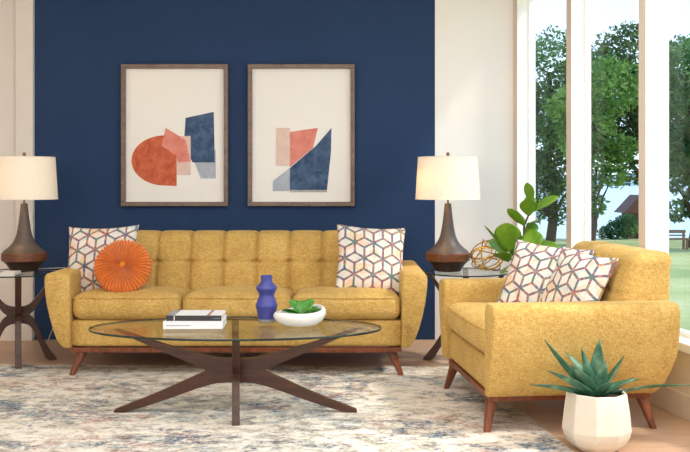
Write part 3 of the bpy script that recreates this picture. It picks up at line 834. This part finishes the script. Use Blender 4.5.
bm = bmesh.new(); lathe(bm, [(.098, .0), (.098, .010), (.0, .014)], 32, .035); obj('soil', bm, M_SOIL, bowl)

def leaf(L, W, droop, thick=.002, fold=.2, n=12, prof=None, m=4, twist=0):
    """leaf growing along +Y from origin, bending down by droop (radians over the length)"""
    prof = prof or (lambda f: math.sin(PI * min(1, f ** .8)) ** .75)
    bm = bmesh.new(); grid = {}
    y = z = 0; ang = 0
    for i in range(n + 1):
        f = i / n; wdt = W / 2 * prof(f)
        tw = twist * f
        for sd in (0, 1):
            for j in range(-m, m + 1):
                u = j / m
                th = thick * (1 - u * u) * (1 - f * .6)
                px_, pz_ = wdt * u, fold * abs(u) * wdt + (th if sd else -th)
                c, s_ = math.cos(tw), math.sin(tw)
                px2, pz2 = px_ * c - pz_ * s_, px_ * s_ + pz_ * c
                if sd == 1 and abs(j) == m: grid[(sd, i, j)] = grid[(0, i, j)]; continue
                grid[(sd, i, j)] = bm.verts.new((px2, y - pz2 * math.sin(ang), z + pz2 * math.cos(ang)))
        a2 = -droop * f; ang = a2
        y += L / n * math.cos(a2); z += L / n * math.sin(a2)
    for sd in (0, 1):
        for i in range(n):
            for j in range(-m, m):
                q = [grid[(sd, i, j)], grid[(sd, i, j + 1)], grid[(sd, i + 1, j + 1)], grid[(sd, i + 1, j)]]
                if sd == 0: q = q[::-1]
                if len(set(q)) > 2:
                    try: bm.faces.new(list(dict.fromkeys(q)))
                    except ValueError: pass
    bmesh.ops.remove_doubles(bm, verts=bm.verts, dist=1e-6)
    return bm
def place_leaf(bm, name, mat, parent, base, direction, roll=0):
    o = obj(name, bm, mat, parent, angle=0)
    d = Vector(direction).normalized()
    q = d.to_track_quat('Y', 'Z'); o.rotation_mode = 'QUATERNION'
    from mathutils import Quaternion
    o.rotation_quaternion = q @ Quaternion((0, 1, 0), roll)
    o.location = base
    return o
def fat(f): return math.sin(PI * min(1, f * .93 + .05)) ** .6
for dx, dy, dz, L, W, dr, rl in ((-1, -.1, .55, .085, .055, .4, .2), (-.55, .3, 1.0, .09, .055, .5, -.2), (.5, .3, 1.1, .085, .06, .4, .3), (1, 0, .5, .08, .06, .3, -.3), (.3, -.9, .35, .07, .05, .3, .1), (-.6, -.8, .4, .075, .05, .4, 0), (.05, .5, 1.0, .075, .055, .3, .1), (.75, -.35, .6, .078, .055, .5, .3), (-.2, .9, .6, .07, .05, .3, 0)):
    place_leaf(leaf(L * 1.15, W * 1.35, dr, .006, .35, 10, fat), 'succulent_leaf', M_SUCC, bowl, (.012 + dx * .008, dy * .008, .044), (dx, dy, dz), rl)
# books
b1 = tag(empty('book', (-.729, 4.49, CT), .02), 'large white hardcover book lying flat, lower of the two on the coffee table', 'book', 'books on the coffee table')
bm = bmesh.new(); box(bm, -.142, .142, -.105, .105, 0, .003); box(bm, -.142, .142, -.105, .105, .033, .036); box(bm, -.142, .142, -.105, -.101, .003, .033); obj('cover', bm, M_PAPER, b1, False, bev=.001)
bm = bmesh.new(); box(bm, -.138, .138, -.1, .101, .003, .033); obj('page_block', bm, M_PAGES, b1, False)
bm = bmesh.new(); random.seed(5); x = -.125
while x < -.01:
    w_ = random.uniform(.004, .009); box(bm, x, x + w_, -.1056, -.105, .015, .0195); x += w_ + .003
obj('spine_print', bm, M_INK, b1, False)
b2 = tag(empty('book', (-.726, 4.50, CT + .036), .0), 'dark-spined book with a pale cover, upper of the two on the coffee table', 'book', 'books on the coffee table')
bm = bmesh.new(); box(bm, -.133, .133, -.098, -.094, 0, .026); obj('spine', bm, M_BLACK, b2, False, bev=.001)
bm = bmesh.new(); box(bm, -.133, .133, -.094, .09, 0, .003); box(bm, -.133, .133, -.094, .09, .0235, .026); obj('cover', bm, M_PAPER, b2, False)
bm = bmesh.new(); box(bm, -.129, .129, -.094, .086, .003, .0235); obj('page_block', bm, M_PAGES, b2, False)
bm = bmesh.new(); box(bm, -.133, -.092, -.0985, .088, .0262, .0266); obj('cover_print', bm, M_GREYPRINT, b2, False)
bm = bmesh.new(); box(bm, .062, .076, -.096, .088, .0262, .0266); obj('cover_print', bm, M_REDPRINT, b2, False)
bm = bmesh.new(); box(bm, -.095, -.0915, -.0986, -.098, .001, .025); obj('spine_stripe', bm, M_PAPER, b2, False)
bm = bmesh.new()
for xx in (.095, .104, .112, .12): box(bm, xx, xx + .004, -.0986, -.098, .010, .015)
obj('spine_print', bm, M_INK, b2, False)
# book on left side table
b3 = tag(empty('book', (-2.055, 5.54, ET), .05), 'thin white book at the front of the left side table', 'book')
bm = bmesh.new(); box(bm, -.10, .075, -.06, .075, 0, .002); box(bm, -.10, .075, -.06, .075, .016, .018); box(bm, .073, .075, -.06, .075, .002, .016); obj('cover', bm, M_PAPER, b3, False)
bm = bmesh.new(); box(bm, -.097, .073, -.057, .072, .002, .016); obj('page_block', bm, M_PAGES, b3, False)
bm = bmesh.new(); box(bm, -.08, -.01, -.04, .04, .018, .0184); obj('cover_print', bm, M_INK, b3, False)

# ------------------------------------------------------------------ gold wire orb
ox = (488.5 - 345) / 918 * 5.66
t = tag(empty('wire_orb', (ox, 5.66, ET)), 'openwork gold wire orb ornament on the right side table', 'ornament')
random.seed(11)
axes = [(0, .25, 1), (1, .2, .3), (-.6, .8, .5), (.3, -.9, .6), (.9, .5, -.5), (-.2, .5, .95), (.6, .9, .2), (.1, -.3, 1), (-.9, .3, .5)]
for i, a in enumerate(axes):
    a = Vector(a).normalized(); u = a.orthogonal().normalized(); v = a.cross(u)
    R_ = .124; R2 = R_ * random.uniform(.78, .95)
    ph = random.uniform(0, PI)
    P = []
    for k in range(48):
        th = 2 * PI * k / 48
        p = u * R_ * math.cos(th) + v * R2 * math.sin(th) + a * .02 * math.sin(2 * th + ph); p.z *= .84
        P.append(p)
    bm = bmesh.new(); tube(bm, P, .0036, 8, True)
    lo = min(p.z for p in P)
    o = obj('ring', bm, M_GOLD, t); o.location = (0, 0, .1105)

# ------------------------------------------------------------------ fiddle leaf fig
FY = 5.45
t = tag(empty('potted_fig', (1.09, FY, 0)), 'leafy green fig plant in a pot behind the armchair', 'plant')
bm = bmesh.new(); lathe(bm, [(.10, 0), (.115, .01), (.135, .25), (.14, .262), (.13, .262), (.125, .24), (.0, .235)], 40); obj('pot', bm, M_BOWL, t)
bm = bmesh.new(); lathe(bm, [(.122, .236), (.122, .248), (0, .252)], 30); obj('soil', bm, M_SOIL, t)
def fp(px, py, dy=0):
    p = at(px, py, FY + dy); return Vector((p.x - 1.09, dy, p.z))
stem = [Vector((0, 0, .24)), Vector((-.03, 0, .42)), fp(518, 262), fp(520, 250), fp(524, 238), fp(524, 226), fp(529, 214), fp(531, 202)]
bm = bmesh.new(); tube(bm, stem, [.010, .009, .008, .0075, .007, .006, .005, .003], 8)
br = [fp(518, 262), fp(508, 258), fp(506, 248)]; tube(bm, br, [.005, .004, .003], 6)
obj('stem', bm, M_STEM, t)
def fiddle(f): return (math.sin(PI * min(1, .02 + f * .97)) ** .7) * (.62 + .5 * f)
# (base px, tip px, width in px, depth shift, roll, droop)
FL = [((531, 203), (527.5, 183), 8, 0, .9, .25), ((532, 210), (530, 196), 9, .04, -.3, .2), ((533, 212), (557, 196), 12, -.02, .5, .35), ((529, 216), (526, 199), 12, -.05, .2, .15),
      ((525, 226), (507, 209), 8, -.03, .7, .1), ((526, 224), (521, 214), 6, .03, .3, .2), ((526, 228), (545, 218), 10, .05, -.2, .5), ((527, 226), (534, 222), 9, -.04, 0, .3), ((524, 232), (541, 226), 8, .06, .9, .3),
      ((526, 234), (531, 246), 16, -.06, .1, .2), ((531, 229), (530, 247), 15, -.1, .2, .2), ((508, 252), (506, 223), 19, -.04, 0, .15), ((503, 250), (486, 226), 5, .03, .5, .1),
      ((514, 257), (512, 240), 13, .05, .3, .2), ((519, 252), (523, 236), 10, .04, .4, .2), ((505, 256), (492, 240), 12, .06, -.3, .3), ((508, 262), (496, 252), 15, -.05, .2, .3),
      ((515, 262), (530, 250), 13, .06, -.3, .4), ((532, 246), (556, 247), 9, -.05, .8, .3), ((512, 264), (500, 271), 12, -.08, .6, .4), ((518, 262), (513, 249), 11, -.06, -.4, .2)]
for (b0, tp, w_, ds, rl, dr) in FL:
    A = fp(*b0); B = fp(*tp); B.y += ds; L = (B - A).length * 1.03
    d = B - A; d.z += L * dr * .35
    place_leaf(leaf(L, w_ / 918 * FY * 1.6, dr, .0012, .18, 12, fiddle), 'leaf', M_FIG, t, A, d, rl if abs(d.normalized().z) < .8 else rl + 0)

# ------------------------------------------------------------------ agave
px0, PY = .985, 3.86
px0 = (596.5 - 345) / 918 * PY
t = tag(empty('potted_agave', (px0, PY, 0)), 'spiky agave in a faceted off-white pot in front of the armchair', 'plant')
bm = bmesh.new(); n = 9; R = []
for r, z in ((.075, 0), (.090, .006), (.118, .030), (.137, .062), (.1435, .088), (.1365, .16), (.1255, .236), (.1225, .243), (.1165, .243), (.1135, .236), (.118, .215)):
    R.append([bm.verts.new((r * math.cos(2 * PI * (q + .38) / n), r * math.sin(2 * PI * (q + .38) / n), z)) for q in range(n)])
for a, b_ in zip(R, R[1:]):
    for k in range(n): bm.faces.new((a[k], a[(k + 1) % n], b_[(k + 1) % n], b_[k]))
bm.faces.new(R[0][::-1]); bm.faces.new(R[-1])
obj('pot', bm, M_POT, t, True, angle=18, bev=.004, seg=3)
bm = bmesh.new(); lathe(bm, [(.108, .216), (.108, .226), (0, .232)], 30); obj('soil', bm, M_SOIL, t)
def blade(f): return (1 - f) * (.6 + 1.5 * f) if f > 0 else .62
# tip px, tip dy, width, droop(negative = curls up)
AG = [((549, 340), -.04, .050, -.35, .3), ((531, 386), -.06, .040, .15, .5), ((566, 354), .06, .058, .2, -.2), ((584, 349), -.03, .034, -.1, .9), ((599, 341), .03, .056, -.05, .1), ((623, 357), .02, .056, -.25, -.2), ((686, 387), .05, .036, .25, -.3),
      ((632, 377), -.10, .044, -.2, .2), ((548, 372), -.12, .052, .1, .3), ((606, 362), -.10, .050, .1, -.1), ((571, 366), -.10, .060, .05, .2), ((612, 384), -.14, .050, .3, 0), ((640, 380), .10, .048, .2, 0), ((560, 378), .11, .048, .3, 0)]
for (tp, dy, w_, dr, rl) in AG:
    B = at(tp[0], tp[1], PY + dy); B = Vector((B.x - px0, dy, B.z))
    A = Vector((B.x * .12, dy * .2, .222)); d = B - A; L = d.length * 1.04
    lift = dr * .55
    ax = d.normalized(); up = Vector((0, 0, 1)) - ax * ax.z; up.normalize() if up.length > .01 else None
    d2 = ax + up * lift
    place_leaf(leaf(L, w_ * 1.65, dr, .0045, .45, 16, blade), 'agave_leaf', M_AGAVE, t, A, d2, rl)
